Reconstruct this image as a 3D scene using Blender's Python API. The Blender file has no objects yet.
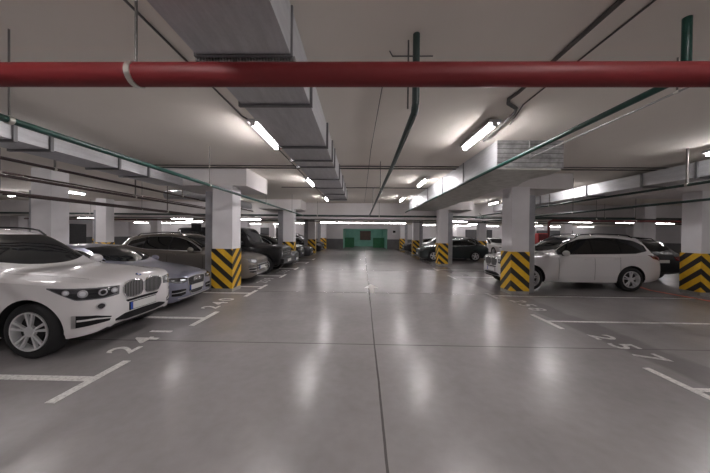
import bpy, bmesh, math, random
import numpy as np
from mathutils import Vector, Matrix
from mathutils.bvhtree import BVHTree
random.seed(7)
C = bpy.context.scene.collection
PI = math.pi
R = math.radians

# ------------------------------------------------------------------ materials
def mat(name, col, rough=.5, metal=0., coat=0., emit=None, estr=0., spec=.5, coatr=.05):
    m = bpy.data.materials.new(name); m.use_nodes = True
    b = m.node_tree.nodes['Principled BSDF']
    b.inputs['Base Color'].default_value = (*col, 1)
    b.inputs['Roughness'].default_value = rough
    b.inputs['Metallic'].default_value = metal
    b.inputs['Coat Weight'].default_value = coat
    b.inputs['Coat Roughness'].default_value = coatr
    b.inputs['Specular IOR Level'].default_value = spec
    if emit:
        b.inputs['Emission Color'].default_value = (*emit, 1)
        b.inputs['Emission Strength'].default_value = estr
    return m

class NT:
    """tiny node helper"""
    def __init__(s, m): s.m = m; s.t = m.node_tree; s.n = s.t.nodes; s.b = s.n['Principled BSDF']
    def new(s, typ, **k):
        n = s.n.new(typ)
        for a, v in k.items(): setattr(n, a, v)
        return n
    def link(s, a, b): s.t.links.new(a, b)
    def coord(s): return s.new('ShaderNodeTexCoord').outputs['Object']
    def noise(s, vec, scale, detail=4, rough=.55):
        n = s.new('ShaderNodeTexNoise'); s.link(vec, n.inputs['Vector'])
        n.inputs['Scale'].default_value = scale; n.inputs['Detail'].default_value = detail
        n.inputs['Roughness'].default_value = rough
        return n.outputs['Fac']
    def ramp(s, fac, stops):
        n = s.new('ShaderNodeValToRGB'); s.link(fac, n.inputs['Fac'])
        e = n.color_ramp.elements
        e[0].position, e[0].color = stops[0][0], (*stops[0][1], 1)
        e[1].position, e[1].color = stops[-1][0], (*stops[-1][1], 1)
        for p, c in stops[1:-1]:
            x = e.new(p); x.color = (*c, 1)
        return n.outputs['Color']
    def math(s, op, a, b=None, clamp=False):
        n = s.new('ShaderNodeMath', operation=op, use_clamp=clamp)
        for i, v in enumerate((a, b)):
            if v is None: continue
            if isinstance(v, (int, float)): n.inputs[i].default_value = v
            else: s.link(v, n.inputs[i])
        return n.outputs[0]
    def mix(s, fac, a, b, typ='MIX'):
        n = s.new('ShaderNodeMix', data_type='RGBA', blend_type=typ)
        for i, v in ((0, fac), (6, a), (7, b)):
            if isinstance(v, (int, float)): n.inputs[i].default_value = v
            elif isinstance(v, tuple): n.inputs[i].default_value = (*v, 1)
            else: s.link(v, n.inputs[i])
        return n.outputs[2]
    def xyz(s, vec):
        n = s.new('ShaderNodeSeparateXYZ'); s.link(vec, n.inputs[0]); return n.outputs
    def bump(s, h, strength=.2, dist=.01):
        n = s.new('ShaderNodeBump'); n.inputs['Strength'].default_value = strength
        n.inputs['Distance'].default_value = dist; s.link(h, n.inputs['Height'])
        s.link(n.outputs[0], s.b.inputs['Normal'])

def noisy(name, c1, c2, scale, rough=.8, bump=.15, metal=0., stretch=None):
    m = mat(name, c1, rough, metal); t = NT(m); co = t.coord()
    if stretch:
        mp = t.new('ShaderNodeMapping'); mp.inputs['Scale'].default_value = stretch
        t.link(co, mp.inputs['Vector']); co = mp.outputs[0]
    f = t.noise(co, scale, 6)
    t.link(t.ramp(f, [(.3, c1), (.7, c2)]), t.b.inputs['Base Color'])
    if bump: t.bump(f, bump, .004)
    return m

M = {}
# polished concrete floor
def floor_mat():
    m = mat('polished_concrete', (.2, .19, .185), .3); t = NT(m); co = t.coord(); x, y, z = t.xyz(co)
    n1 = t.noise(co, .35, 5, .6); n2 = t.noise(co, 1.6, 3, .5); n3 = t.noise(co, 9, 3, .5)
    base = t.ramp(n1, [(.25, (.265, .25, .248)), (.75, (.345, .324, .322))])
    base = t.mix(.45, base, t.ramp(n2, [(.2, (.235, .222, .22)), (.8, (.375, .352, .35))]))
    base = t.mix(.15, base, t.ramp(n3, [(.25, (.21, .195, .197)), (.75, (.43, .4, .403))]))
    def line(v, p, w):
        d = t.math('ABSOLUTE', t.math('SUBTRACT', v, p))
        return t.math('SUBTRACT', 1., t.math('SMOOTH_MIN', t.math('DIVIDE', d, w), 1.), clamp=True)
    def hard(v, p, w):
        d = t.math('ABSOLUTE', t.math('SUBTRACT', v, p))
        return t.math('LESS_THAN', d, w)
    wob = t.math('MULTIPLY', t.math('SUBTRACT', n1, .5), .06)
    xx = t.math('ADD', t.math('SUBTRACT', x, t.math('MULTIPLY', y, .011)), wob)
    J = hard(xx, .2, .011)
    for p in (4.2, 7.9, 12.9, 17.5, 22.):
        J = t.math('MAXIMUM', J, hard(y, p, .011 if p < 5 else .016))
    for p in (-8.2, 8.9):
        J = t.math('MAXIMUM', J, hard(x, p, .008))
    base = t.mix(t.math('MULTIPLY', J, .75), base, (.04, .036, .034))
    # worn, tyre-dirtied strip running along the right hand bays
    d = t.math('ABSOLUTE', t.math('SUBTRACT', t.math('ADD', x, t.math('MULTIPLY', t.math('SUBTRACT', n2, .5), .25)), 4.33))
    st = t.math('SUBTRACT', 1., t.math('DIVIDE', t.math('SUBTRACT', d, .26), .1), clamp=True)
    base = t.mix(t.math('MULTIPLY', st, .5), base, (.09, .083, .08))
    # floor of the right hand bays, evenly a little darker
    gr = t.math('GREATER_THAN', x, 4.6)
    base = t.mix(t.math('MULTIPLY', gr, .25), base, (.16, .15, .14))
    t.link(base, t.b.inputs['Base Color'])
    rr = t.math('MINIMUM', t.math('ADD', t.math('ADD', t.math('MULTIPLY', n2, .05), t.math('MULTIPLY', n1, .08)), .185), .266)
    t.link(rr, t.b.inputs['Roughness'])
    t.b.inputs['Specular IOR Level'].default_value = .48
    return m
M['floor'] = floor_mat()
M['ceiling'] = noisy('ceiling_plaster', (.78, .73, .66), (.82, .77, .70), .8, .95, .04)
M['beam'] = noisy('painted_beam', (.66, .63, .62), (.72, .69, .68), 1.5, .9, .05)
M['col'] = noisy('painted_column', (.74, .72, .73), (.79, .77, .78), 3, .8, .04)
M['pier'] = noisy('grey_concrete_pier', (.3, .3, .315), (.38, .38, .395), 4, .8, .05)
M['plinth'] = noisy('bare_concrete', (.3, .28, .26), (.42, .4, .37), 8, .85, .1)
def wall_mat():
    m = mat('dado_wall', (.6, .58, .58), .85); t = NT(m); co = t.coord(); z = t.xyz(co)[2]
    n = t.noise(co, 1.2, 5)
    up = t.ramp(n, [(.3, (.62, .6, .61)), (.7, (.68, .66, .67))]); lo = t.ramp(n, [(.3, (.12, .12, .125)), (.7, (.17, .17, .175))])
    t.link(t.mix(t.math('LESS_THAN', z, 1.15), up, lo), t.b.inputs['Base Color'])
    return m
M['wall'] = wall_mat()
M['green_wall'] = noisy('green_paint', (.22, .5, .4), (.3, .6, .5), 1.5, .6, .03)
M['dark_green'] = noisy('dark_green_paint', (.02, .13, .05), (.04, .2, .09), 3, .6, .03)
M['brown'] = noisy('brown_door_panel', (.07, .04, .03), (.11, .06, .045), 4, .6, .03)
M['shutter'] = noisy('dark_shutter', (.05, .05, .053), (.08, .08, .084), 2, .6, .1, stretch=(1, 1, 14))
def galv():
    m = mat('galvanised_sheet', (.5, .5, .5), .42, .5); t = NT(m); co = t.coord()
    mp = t.new('ShaderNodeMapping'); mp.inputs['Scale'].default_value = (9, 1.2, 9); t.link(co, mp.inputs['Vector'])
    a = t.noise(mp.outputs[0], 1.5, 6, .7); b = t.noise(co, 30, 3)
    f = t.math('ADD', t.math('MULTIPLY', a, .8), t.math('MULTIPLY', b, .2))
    t.link(t.ramp(f, [(.3, (.42, .425, .44)), (.5, (.52, .525, .54)), (.7, (.62, .625, .64))]), t.b.inputs['Base Color'])
    t.link(t.math('ADD', t.math('MULTIPLY', f, .4), .25), t.b.inputs['Roughness'])
    t.bump(a, .15, .006)
    return m
M['galv'] = galv()
M['foil'] = noisy('foil_wrap', (.42, .42, .38), (.62, .62, .58), 5, .4, .5, .5)
def rib():
    m = mat('ribbed_duct_end', (.3, .3, .3), .45, .6); t = NT(m); co = t.coord(); z = t.xyz(co)[2]
    w = t.math('LESS_THAN', t.math('FRACT', t.math('MULTIPLY', z, 11.)), .18)
    n = t.noise(co, 7, 5)
    c = t.ramp(n, [(.3, (.2, .2, .2)), (.7, (.42, .42, .42))])
    t.link(t.mix(t.math('MULTIPLY', w, .7), c, (.09, .09, .09)), t.b.inputs['Base Color'])
    return m
M['rib'] = rib()
M['flange'] = mat('duct_flange_steel', (.19, .19, .195), .5, .5)
M['red'] = noisy('red_pipe_enamel', (.145, .007, .009), (.175, .009, .011), 2, .55, .02)
M['darkred'] = mat('dark_red_enamel', (.1, .009, .009), .5)
M['green'] = mat('green_pipe_paint', (.008, .05, .038), .3)
M['darkgreen'] = mat('dark_green_pipe_paint', (.025, .045, .04), .4)
M['brownpipe'] = mat('brown_primer_pipe', (.055, .035, .033), .5)
M['rod'] = mat('zinc_rod', (.16, .15, .14), .5, .6)
M['clamp'] = mat('galvanised_clamp', (.62, .6, .55), .35, .9)
M['cable'] = mat('grey_cable', (.09, .085, .08), .7)
M['steel'] = mat('bright_steel_pipe', (.32, .32, .31), .4, .6)
M['lamp_body'] = mat('lamp_housing', (.5, .5, .5), .4)
M['tube'] = mat('lamp_tube', (.9, .9, .9), .4, emit=(1., .95, .965), estr=80.)
M['tube_far'] = mat('lamp_tube_far', (.9, .9, .9), .4, emit=(1., .95, .96), estr=34.)
def paintmark():
    m = mat('road_paint', (.55, .53, .5), .6); t = NT(m); n = t.noise(t.coord(), 25, 5, .7)
    t.link(t.ramp(n, [(.35, (.5, .48, .46)), (.55, (.8, .78, .75))]), t.b.inputs['Base Color']); return m
M['paint'] = paintmark()
def wornmark():
    m = mat('worn_road_paint', (.4, .38, .36), .5); t = NT(m); n = t.noise(t.coord(), 18, 5, .7)
    t.link(t.ramp(n, [(.38, (.3, .285, .275)), (.6, (.6, .58, .56))]), t.b.inputs['Base Color']); return m
M['worn'] = wornmark()
M['orange'] = noisy('orange_floor_paint', (.5, .07, .03), (.62, .1, .045), 5, .6, 0)
def chev(sgn):
    m = mat('chevron_%s' % ('right' if sgn > 0 else 'left'), (.7, .42, .02), .45); t = NT(m); co = t.coord(); x, y, z = t.xyz(co)
    ph = t.math('ADD', t.math('MULTIPLY', z, 1.0), t.math('MULTIPLY', t.math('ADD', x, t.math('MULTIPLY', y, float(sgn))), .88))
    f = t.math('FRACT', t.math('ADD', t.math('DIVIDE', ph, .385), 20.35))
    k = t.math('LESS_THAN', f, .47); n = t.noise(co, 9, 5)
    ye = t.ramp(n, [(.3, (.78, .45, .02)), (.7, (.88, .54, .035))])
    t.link(t.mix(k, ye, (.028, .024, .022)), t.b.inputs['Base Color'])
    return m
M['chevR'] = chev(1); M['chevL'] = chev(-1)
def carpaint(name, c, metal=.0, rough=.35):
    return mat(name, c, rough, metal, coat=1., coatr=.04)
M['white_car'] = carpaint('white_car_paint', (.72, .7, .695))
M['silver_blue'] = carpaint('silver_blue_paint', (.26, .27, .34), .6, .35)
M['beige'] = carpaint('brown_grey_paint', (.2, .18, .155), .6, .35)
M['black_car'] = carpaint('black_car_paint', (.005, .005, .006), 0, .4); M['black_car'].node_tree.nodes['Principled BSDF'].inputs['Coat Weight'].default_value = .4; M['black_car'].node_tree.nodes['Principled BSDF'].inputs['Specular IOR Level'].default_value = .3
M['green_black'] = carpaint('green_black_paint', (.01, .02, .02), .3, .3)
M['dark_grey_car'] = carpaint('dark_grey_car_paint', (.03, .03, .035), .4, .3)
M['silver_car'] = carpaint('silver_car_paint', (.38, .38, .4), .6, .35)
M['glass'] = mat('tinted_glass', (.008, .009, .01), .04, spec=.7)
def screen_glass():
    m = mat('windscreen_glass', (.012, .014, .016), .05, spec=.7); return m
M['screen'] = screen_glass()
M['plastic'] = mat('black_plastic', (.008, .008, .009), .5, spec=.25)
M['under'] = mat('underbody_black', (.006, .006, .006), .9)
M['tyre'] = mat('tyre_rubber', (.012, .012, .013), .75)
M['alloy'] = mat('alloy_wheel', (.68, .68, .69), .35, .35)
M['alloy_dark'] = mat('wheel_inner_dark', (.02, .02, .021), .6)
M['chrome'] = mat('chrome', (.75, .75, .76), .12, 1.)
M['satin'] = mat('satin_chrome', (.5, .5, .5), .3, .9)
M['lens'] = mat('headlamp_lens', (.2, .2, .21), .08, .3, coat=1.)
M['lens_dark'] = mat('headlamp_housing', (.05, .05, .055), .12, .5, coat=1.)
M['lens_white'] = mat('projector_lens', (.7, .72, .75), .08, .2, coat=1.)
M['reflector'] = mat('lamp_reflector', (.6, .6, .62), .2, .5, coat=1.)
M['tail'] = mat('tail_lamp_red', (.16, .008, .01), .12, coat=1.)
M['plate'] = mat('plate_white', (.62, .62, .6), .5)
M['eu_blue'] = mat('plate_blue', (.02, .07, .35), .5)
M['badge_blue'] = mat('badge_blue', (.02, .12, .5), .3)
M['badge_white'] = mat('badge_white', (.8, .8, .8), .3)
M['extred'] = mat('fire_red', (.4, .02, .02), .4)
M['sign_blue'] = mat('blue_sign', (.04, .06, .45), .4)
M['sign_white'] = mat('white_sign', (.7, .7, .7), .5)
M['exit_green'] = mat('exit_sign_green', (.02, .4, .2), .5, emit=(.05, 1, .5), estr=1.)
def stripes(name, axis, n, a, b, frac=.45):
    m = mat(name, a, .3, .4); t = NT(m); v = t.xyz(t.coord())[axis]
    k = t.math('LESS_THAN', t.math('FRACT', t.math('ADD', t.math('MULTIPLY', v, n), 50.)), frac)
    t.link(t.mix(k, a, b), t.b.inputs['Base Color']); return m
M['kidney'] = stripes('grille_vertical_bars', 1, 34., (.02, .02, .02), (.25, .25, .25), .4)
M['hgrille'] = stripes('grille_horizontal_bars', 2, 26., (.012, .012, .012), (.1, .1, .1), .4)
M['hgrille2'] = stripes('grille_bright_bars', 2, 11., (.012, .012, .012), (.35, .35, .34), .3)

# ------------------------------------------------------------------ mesh helpers
def setp(o, label=None, cat=None, group=None, kind=None):
    if label: o['label'] = label
    if cat: o['category'] = cat
    if group: o['group'] = group
    if kind: o['kind'] = kind
    return o
def empty(name, loc=(0, 0, 0), rz=0, **k):
    o = bpy.data.objects.new(name, None); C.objects.link(o); o.location = loc; o.rotation_euler = (0, 0, rz)
    o.empty_display_size = .2
    return setp(o, **k)
def link(name, me, m, parent=None, **k):
    o = bpy.data.objects.new(name, me); C.objects.link(o)
    if m is not None:
        for x in (m if isinstance(m, (list, tuple)) else [m]): me.materials.append(x)
    if parent: o.parent = parent
    return setp(o, **k)
def fin(name, bm, m, parent=None, smooth=None, **k):
    bmesh.ops.recalc_face_normals(bm, faces=bm.faces)
    me = bpy.data.meshes.new(name); bm.to_mesh(me); bm.free()
    if smooth is not None:
        for p in me.polygons: p.use_smooth = True
        me.set_sharp_from_angle(angle=R(smooth))
    return link(name, me, m, parent, **k)
def box(bm, x0, x1, y0, y1, z0, z1, bev=0., mi=0):
    r = bmesh.ops.create_cube(bm, size=1., matrix=Matrix.Translation(((x0+x1)/2, (y0+y1)/2, (z0+z1)/2)) @ Matrix.Diagonal((abs(x1-x0), abs(y1-y0), abs(z1-z0), 1)))
    fs = list({f for v in r['verts'] for f in v.link_faces})
    for f in fs: f.material_index = mi
    if bev:
        es = list({e for v in r['verts'] for e in v.link_edges})
        bmesh.ops.bevel(bm, geom=es, offset=bev, segments=2, affect='EDGES', profile=.6)
    return bm
def tube(bm, pts, r, n=12, caps=True):
    """sweep a round pipe along a polyline"""
    pts = [Vector(p) for p in pts]; rings = []
    prev = None
    for i, p in enumerate(pts):
        if i == 0: d = (pts[1]-p).normalized()
        elif i == len(pts)-1: d = (p-pts[i-1]).normalized()
        else: d = ((p-pts[i-1]).normalized()+(pts[i+1]-p).normalized()).normalized()
        if prev is None:
            a = Vector((0, 0, 1)) if abs(d.z) < .9 else Vector((1, 0, 0))
            u = d.cross(a).normalized()
        else:
            u = (prev - d*prev.dot(d)).normalized()
        prev = u; v = d.cross(u)
        rr = r
        if 0 < i < len(pts)-1:
            c = (p-pts[i-1]).normalized().dot(d); rr = r/max(c, .5)
        rings.append([bm.verts.new(p+(u*math.cos(2*PI*k/n)+v*math.sin(2*PI*k/n))*rr) for k in range(n)])
    for a, b in zip(rings, rings[1:]):
        for k in range(n): bm.faces.new((a[k], a[(k+1) % n], b[(k+1) % n], b[k]))
    if caps:
        bm.faces.new(rings[0]); bm.faces.new(rings[-1][::-1])
    return bm
def lathe(bm, prof, axis='y', n=32, o=(0, 0, 0), mi=0, close=False):
    """profile [(axial, radius)] turned about an axis through o"""
    rings = []
    for a, r in prof:
        ring = []
        for k in range(n):
            c, s = math.cos(2*PI*k/n)*r, math.sin(2*PI*k/n)*r
            p = {'y': (c, a, s), 'z': (c, s, a), 'x': (a, c, s)}[axis]
            ring.append(bm.verts.new((p[0]+o[0], p[1]+o[1], p[2]+o[2])))
        rings.append(ring)
    prs = list(zip(rings, rings[1:]))
    if close: prs.append((rings[-1], rings[0]))
    for a, b in prs:
        for k in range(n):
            f = bm.faces.new((a[k], a[(k+1) % n], b[(k+1) % n], b[k])); f.material_index = mi
    if not close:
        for rg in (rings[0], rings[-1]):
            f = bm.faces.new(rg); f.material_index = mi
    return bm
def ctree(o, parent=None):
    c = o.copy(); C.objects.link(c)
    if parent: c.parent = parent
    for ch in list(o.children): ctree(ch, c)
    return c

def pchip(tab):
    X = np.array([a for a, b in tab], float); Y = np.array([b for a, b in tab], float)
    h = np.diff(X); d = np.diff(Y)/h; m = np.zeros(len(X))
    for i in range(1, len(X)-1):
        if d[i-1]*d[i] > 0:
            w1 = 2*h[i]+h[i-1]; w2 = h[i]+2*h[i-1]; m[i] = (w1+w2)/(w1/d[i-1]+w2/d[i])
    m[0], m[-1] = d[0], d[-1]
    def f(x):
        x = min(max(x, X[0]), X[-1]); i = min(max(int(np.searchsorted(X, x)-1), 0), len(h)-1)
        t = (x-X[i])/h[i]
        return float((2*t**3-3*t*t+1)*Y[i]+(t**3-2*t*t+t)*h[i]*m[i]+(3*t*t-2*t**3)*Y[i+1]+(t**3-t*t)*h[i]*m[i+1])
    return f

# ------------------------------------------------------------------ cars
class Car:
    def __init__(s, sp):
        s.sp = sp; s.L = sp['L']
        s.f = {k: pchip(sp[k]) for k in ('top', 'belt', 'w', 'wr', 'bot')}
    def section(s, q):
        top, belt, w, wr, bot = (s.f[k](q) for k in ('top', 'belt', 'w', 'wr', 'bot'))
        belt = min(belt, top-.005); g = top-belt; dr = min(s.sp.get('dr', .085), .4*g); wr = min(wr, w-.1)
        wb = w-.08; h = belt-bot
        P = [(0, bot), (w*.45, bot), (w*.82, bot), (w-.06, bot+.015*min(1, h*2)), (w-.02, bot+.12*h), (w-.008, bot+.28*h), (w, bot+.5*h), (w-.004, bot+.7*h), (w-.012, bot+.84*h),
             (w-.03, belt-.05*h), (wb, belt)]
        for t in (.2, .4, .6, .8, 1.):
            bow = s.sp.get('bow', .025)*math.sin(t*PI)*min(1, g/.4)
            P.append((wb+(wr-wb)*t+bow, belt+(g-dr)*t))
        P += [(wr-.03, top-dr*.55), (wr-.09, top-dr*.22), (wr-.22, top-dr*.05), (wr*.4, top+.006), (0, top+.012)]
        return P
    def body(s, paint):
        L = s.L; qs = sorted(set([0, .01, .025, .045, .07, .1, .14, .19, .25, .32] + [L-a for a in (0, .01, .025, .045, .07, .1, .14, .19, .25)] + list(np.linspace(.4, L-.32, 62))))
        bm = bmesh.new(); rings = []
        for q in qs:
            P = s.section(q); P = P + [(-y, z) for y, z in P[-2:0:-1]]
            rings.append([bm.verts.new((L/2-q, y, z)) for y, z in P])
        n = len(rings[0])
        for a, b in zip(rings, rings[1:]):
            for k in range(n): bm.faces.new((a[k], a[(k+1) % n], b[(k+1) % n], b[k]))
        bm.faces.new(rings[0][::-1]); bm.faces.new(rings[-1])
        bmesh.ops.recalc_face_normals(bm, faces=bm.faces)
        s.bvh = BVHTree.FromBMesh(bm)
        clad = s.sp.get('clad', .0)
        for f in bm.faces:
            c = f.calc_center_median()
            q = L/2-c.x
            if f.normal.z < -.6 and c.z < .5: f.material_index = 1
            elif clad and 1. < q < L-.3 and c.z < s.f['bot'](q)+clad: f.material_index = 1
        me = bpy.data.meshes.new('body'); bm.to_mesh(me); bm.free()
        o = bpy.data.objects.new('body', me); C.objects.link(o); me.materials.append(M[paint]); me.materials.append(M['under'])
        # wheel arches
        cb = bmesh.new(); wr = s.sp['wheel']; ra = wr+s.sp.get('gap', .065)
        for q in s.sp['axles']:
            for sg in (1, -1):
                W = s.f['w'](q)
                b0 = bmesh.new(); lathe(b0, [(sg*(W-.34), ra), (sg*(W+.2), ra)], 'y', 40, (L/2-q, 0, wr), 1)
                bmesh.ops.recalc_face_normals(b0, faces=b0.faces)
                tmp = bpy.data.meshes.new('t'); b0.to_mesh(tmp); b0.free(); cb.from_mesh(tmp); bpy.data.meshes.remove(tmp)
        for f in cb.faces: f.material_index = 1
        cm = bpy.data.meshes.new('cut'); cb.to_mesh(cm); cb.free(); co = bpy.data.objects.new('cut', cm); C.objects.link(co)
        cm.materials.append(M[paint]); cm.materials.append(M['under'])
        md = o.modifiers.new('b', 'BOOLEAN'); md.operation = 'DIFFERENCE'; md.object = co; md.solver = 'EXACT'
        dg = bpy.context.evaluated_depsgraph_get(); dg.update()
        me2 = bpy.data.meshes.new_from_object(o.evaluated_get(dg))
        o.modifiers.clear(); o.data = me2; bpy.data.meshes.remove(me); bpy.data.objects.remove(co); bpy.data.meshes.remove(cm)
        me2.name = 'body'
        for p in me2.polygons: p.use_smooth = True
        me2.set_sharp_from_angle(angle=R(s.sp.get('sharp', 32)))
        s.b = o; return o
    def hit(s, p, d):
        d = Vector(d).normalized(); p = Vector(p)
        r = s.bvh.ray_cast(p-d*1.6, d, 4.)
        if r[0] is None or (r[0]-p).length > 1.4: r = s.bvh.find_nearest(p)
        return r[0], r[1]
    def patch(s, name, m, T, B, d, parent, nu=16, nv=6, off=.005, **k):
        """patch lying on the body between polyline T and polyline B, points given as (q, y, z)"""
        def rs(P):
            P = [Vector((s.L/2-q, y, z)) for q, y, z in P]; ln = [0]
            for a, b in zip(P, P[1:]): ln.append(ln[-1]+(b-a).length)
            out = []
            for i in range(nu):
                t = ln[-1]*i/(nu-1); j = max(0, min(len(P)-2, int(np.searchsorted(ln, t)-1)))
                u = (t-ln[j])/max(1e-6, ln[j+1]-ln[j]); out.append(P[j].lerp(P[j+1], u))
            return out
        a, b = rs(T), rs(B); bm = bmesh.new(); g = []; g2 = []
        for j in range(nv+1):
            row = []; r2 = []
            for i in range(nu):
                p, nn = s.hit(a[i].lerp(b[i], j/nv), d)
                if nn.dot(Vector(d)) > 0: nn = -nn
                row.append(bm.verts.new(p+nn*off)); r2.append(p-nn*.006)
            g.append(row); g2.append(r2)
        for j in range(nv):
            for i in range(nu-1): bm.faces.new((g[j][i], g[j][i+1], g[j+1][i+1], g[j+1][i]))
        loop = [(0, i) for i in range(nu)]+[(j, nu-1) for j in range(1, nv+1)]+[(nv, i) for i in range(nu-2, -1, -1)]+[(j, 0) for j in range(nv-1, 0, -1)]
        low = [bm.verts.new(g2[j][i]) for j, i in loop]; up = [g[j][i] for j, i in loop]
        for i in range(len(loop)):
            k2 = (i+1) % len(loop); bm.faces.new((up[i], low[i], low[k2], up[k2]))
        bmesh.ops.remove_doubles(bm, verts=bm.verts, dist=.0002)
        return fin(name, bm, m, parent, 40, **k)
    def disc(s, name, m, q, y, z, ry, rz, d, parent, off=.008, side=False, **k):
        T, B = [], []
        for i in range(13):
            a = PI-PI*i/12; c, sn = math.cos(a), math.sin(a)
            if side: T.append((q-c*ry, y, z+sn*rz)); B.append((q-c*ry, y, z-sn*rz))
            else: T.append((q, y+c*ry, z+sn*rz)); B.append((q, y+c*ry, z-sn*rz))
        return s.patch(name, m, T, B, d, parent, 13, 4, off, **k)

def build_wheel(parent, x, y, r, sg, style='double', wid=.24, n=5, rimr=.68):
    bm = bmesh.new(); a0 = -wid/2; rr = r*rimr
    prof = [(a0+.02, rr), (a0, rr+.02), (a0-.004, rr+.05), (a0+.012, r-.025), (a0+.035, r-.004), (a0+.07, r), (-.0, r+.001), (-a0-.07, r), (-a0-.035, r-.004), (-a0-.012, r-.025), (-a0+.004, rr+.05), (-a0, rr+.02), (-a0-.02, rr)]
    lathe(bm, prof, 'y', 40, close=True)
    w = fin('wheel', bm, M['tyre'], parent, 50); w.location = (x, y, r)
    bm = bmesh.new()
    o = sg*(wid/2)
    lathe(bm, [(o-sg*.02, rr+.006), (o+sg*.004, rr+.004), (o+sg*.004, rr-.012), (o-sg*.02, rr-.02), (o-sg*.16, rr-.03), (o-sg*.16, rr+.004)], 'y', 40, close=True)
    for i in range(n):
        for dlt in ((-.19, .19) if style == 'double' else (0,)):
            a = 2*PI*i/n+.3+dlt
            ww = .0125 if style == 'double' else .035
            p0 = Vector((math.cos(a-dlt*.4)*.045, 0, math.sin(a-dlt*.4)*.045)); p1 = Vector((math.cos(a)*(rr-.008), 0, math.sin(a)*(rr-.008)))
            t = (p1-p0).normalized(); nn = Vector((-t.z, 0, t.x))
            vs = []
            for p, hw in ((p0, ww*.9), (p1, ww*1.3)):
                for da, db in ((-1, 0), (1, 0), (1, 1), (-1, 1)):
                    vs.append(bm.verts.new(p+nn*hw*da+Vector((0, o-sg*(.012 if p is p0 else .0)-sg*db*.03, 0))))
            for q in ((0, 1, 2, 3), (4, 5, 6, 7), (0, 1, 5, 4), (1, 2, 6, 5), (2, 3, 7, 6), (3, 0, 4, 7)): bm.faces.new([vs[j] for j in q])
    lathe(bm, [(o-sg*.045, .075), (o-sg*.008, .07), (o-sg*.003, .03)], 'y', 20)
    rim = fin('rim', bm, M['alloy'], w, 30)
    bm = bmesh.new(); lathe(bm, [(o-sg*.10, rr-.012), (o-sg*.11, rr-.012)], 'y', 32)
    lathe(bm, [(o-sg*.07, .15), (o-sg*.1, .15)], 'y', 24)
    fin('brake_disc', bm, M['alloy_dark'], w, 30)
    return w

def plate_mesh(car, q, z, parent, back=False, wid=.52, zr=0, y=0.):
    d = (1, 0, 0) if back else (-1, 0, 0)
    p, nn = car.hit((car.L/2-q, y, z), d); sg = -1 if back else 1
    pe = max(car.hit((car.L/2-q, y+s*wid/2, z+h), d)[0].x*sg for s in (1, 0, -1) for h in (-.05, .05))
    x = sg*pe
    bm = bmesh.new(); box(bm, x-.008, x+.014, y-wid/2-.008, y+wid/2+.008, z-.064, z+.064)
    h = fin('license_plate', bm, M['plastic'], parent)
    bm = bmesh.new(); x1 = x+sg*.014 if not back else x-.008
    box(bm, x1-.002, x1+.004 if not back else x1-.006, y-wid/2+.04, y+wid/2, z-.056, z+.056)
    fin('plate_face', bm, M['plate'], h)
    bm = bmesh.new(); yy = -wid/2*sg+y
    box(bm, x1-.002, x1+.0042 if not back else x1-.006, min(yy, yy+.045*sg), max(yy, yy+.045*sg), z-.056, z+.056)
    fin('plate_band', bm, M['eu_blue'], h, label='blue country band of the plate')
    return h

def mirror(car, parent, q, z, sg, paint):
    p, nn = car.hit((car.L/2-q, sg*1.2, z), (0, -sg, 0))
    y = p.y; bm = bmesh.new()
    bmesh.ops.create_uvsphere(bm, u_segments=16, v_segments=10, radius=1)
    for v in bm.verts:
        x = v.co.x
        v.co = Vector((v.co.x*.095 if x > 0 else v.co.x*.045, v.co.y*.125, v.co.z*.088))
        v.co += Vector((p.x, y+sg*.16, z+.05))
    m = fin('side_mirror', bm, M[paint], parent, 50)
    bm = bmesh.new(); box(bm, p.x-.03, p.x+.04, min(y-sg*.03, y+sg*.12), max(y-sg*.03, y+sg*.12), z-.035, z-.005, .008)
    fin('mirror_arm', bm, M['plastic'], m)
    return m

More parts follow.
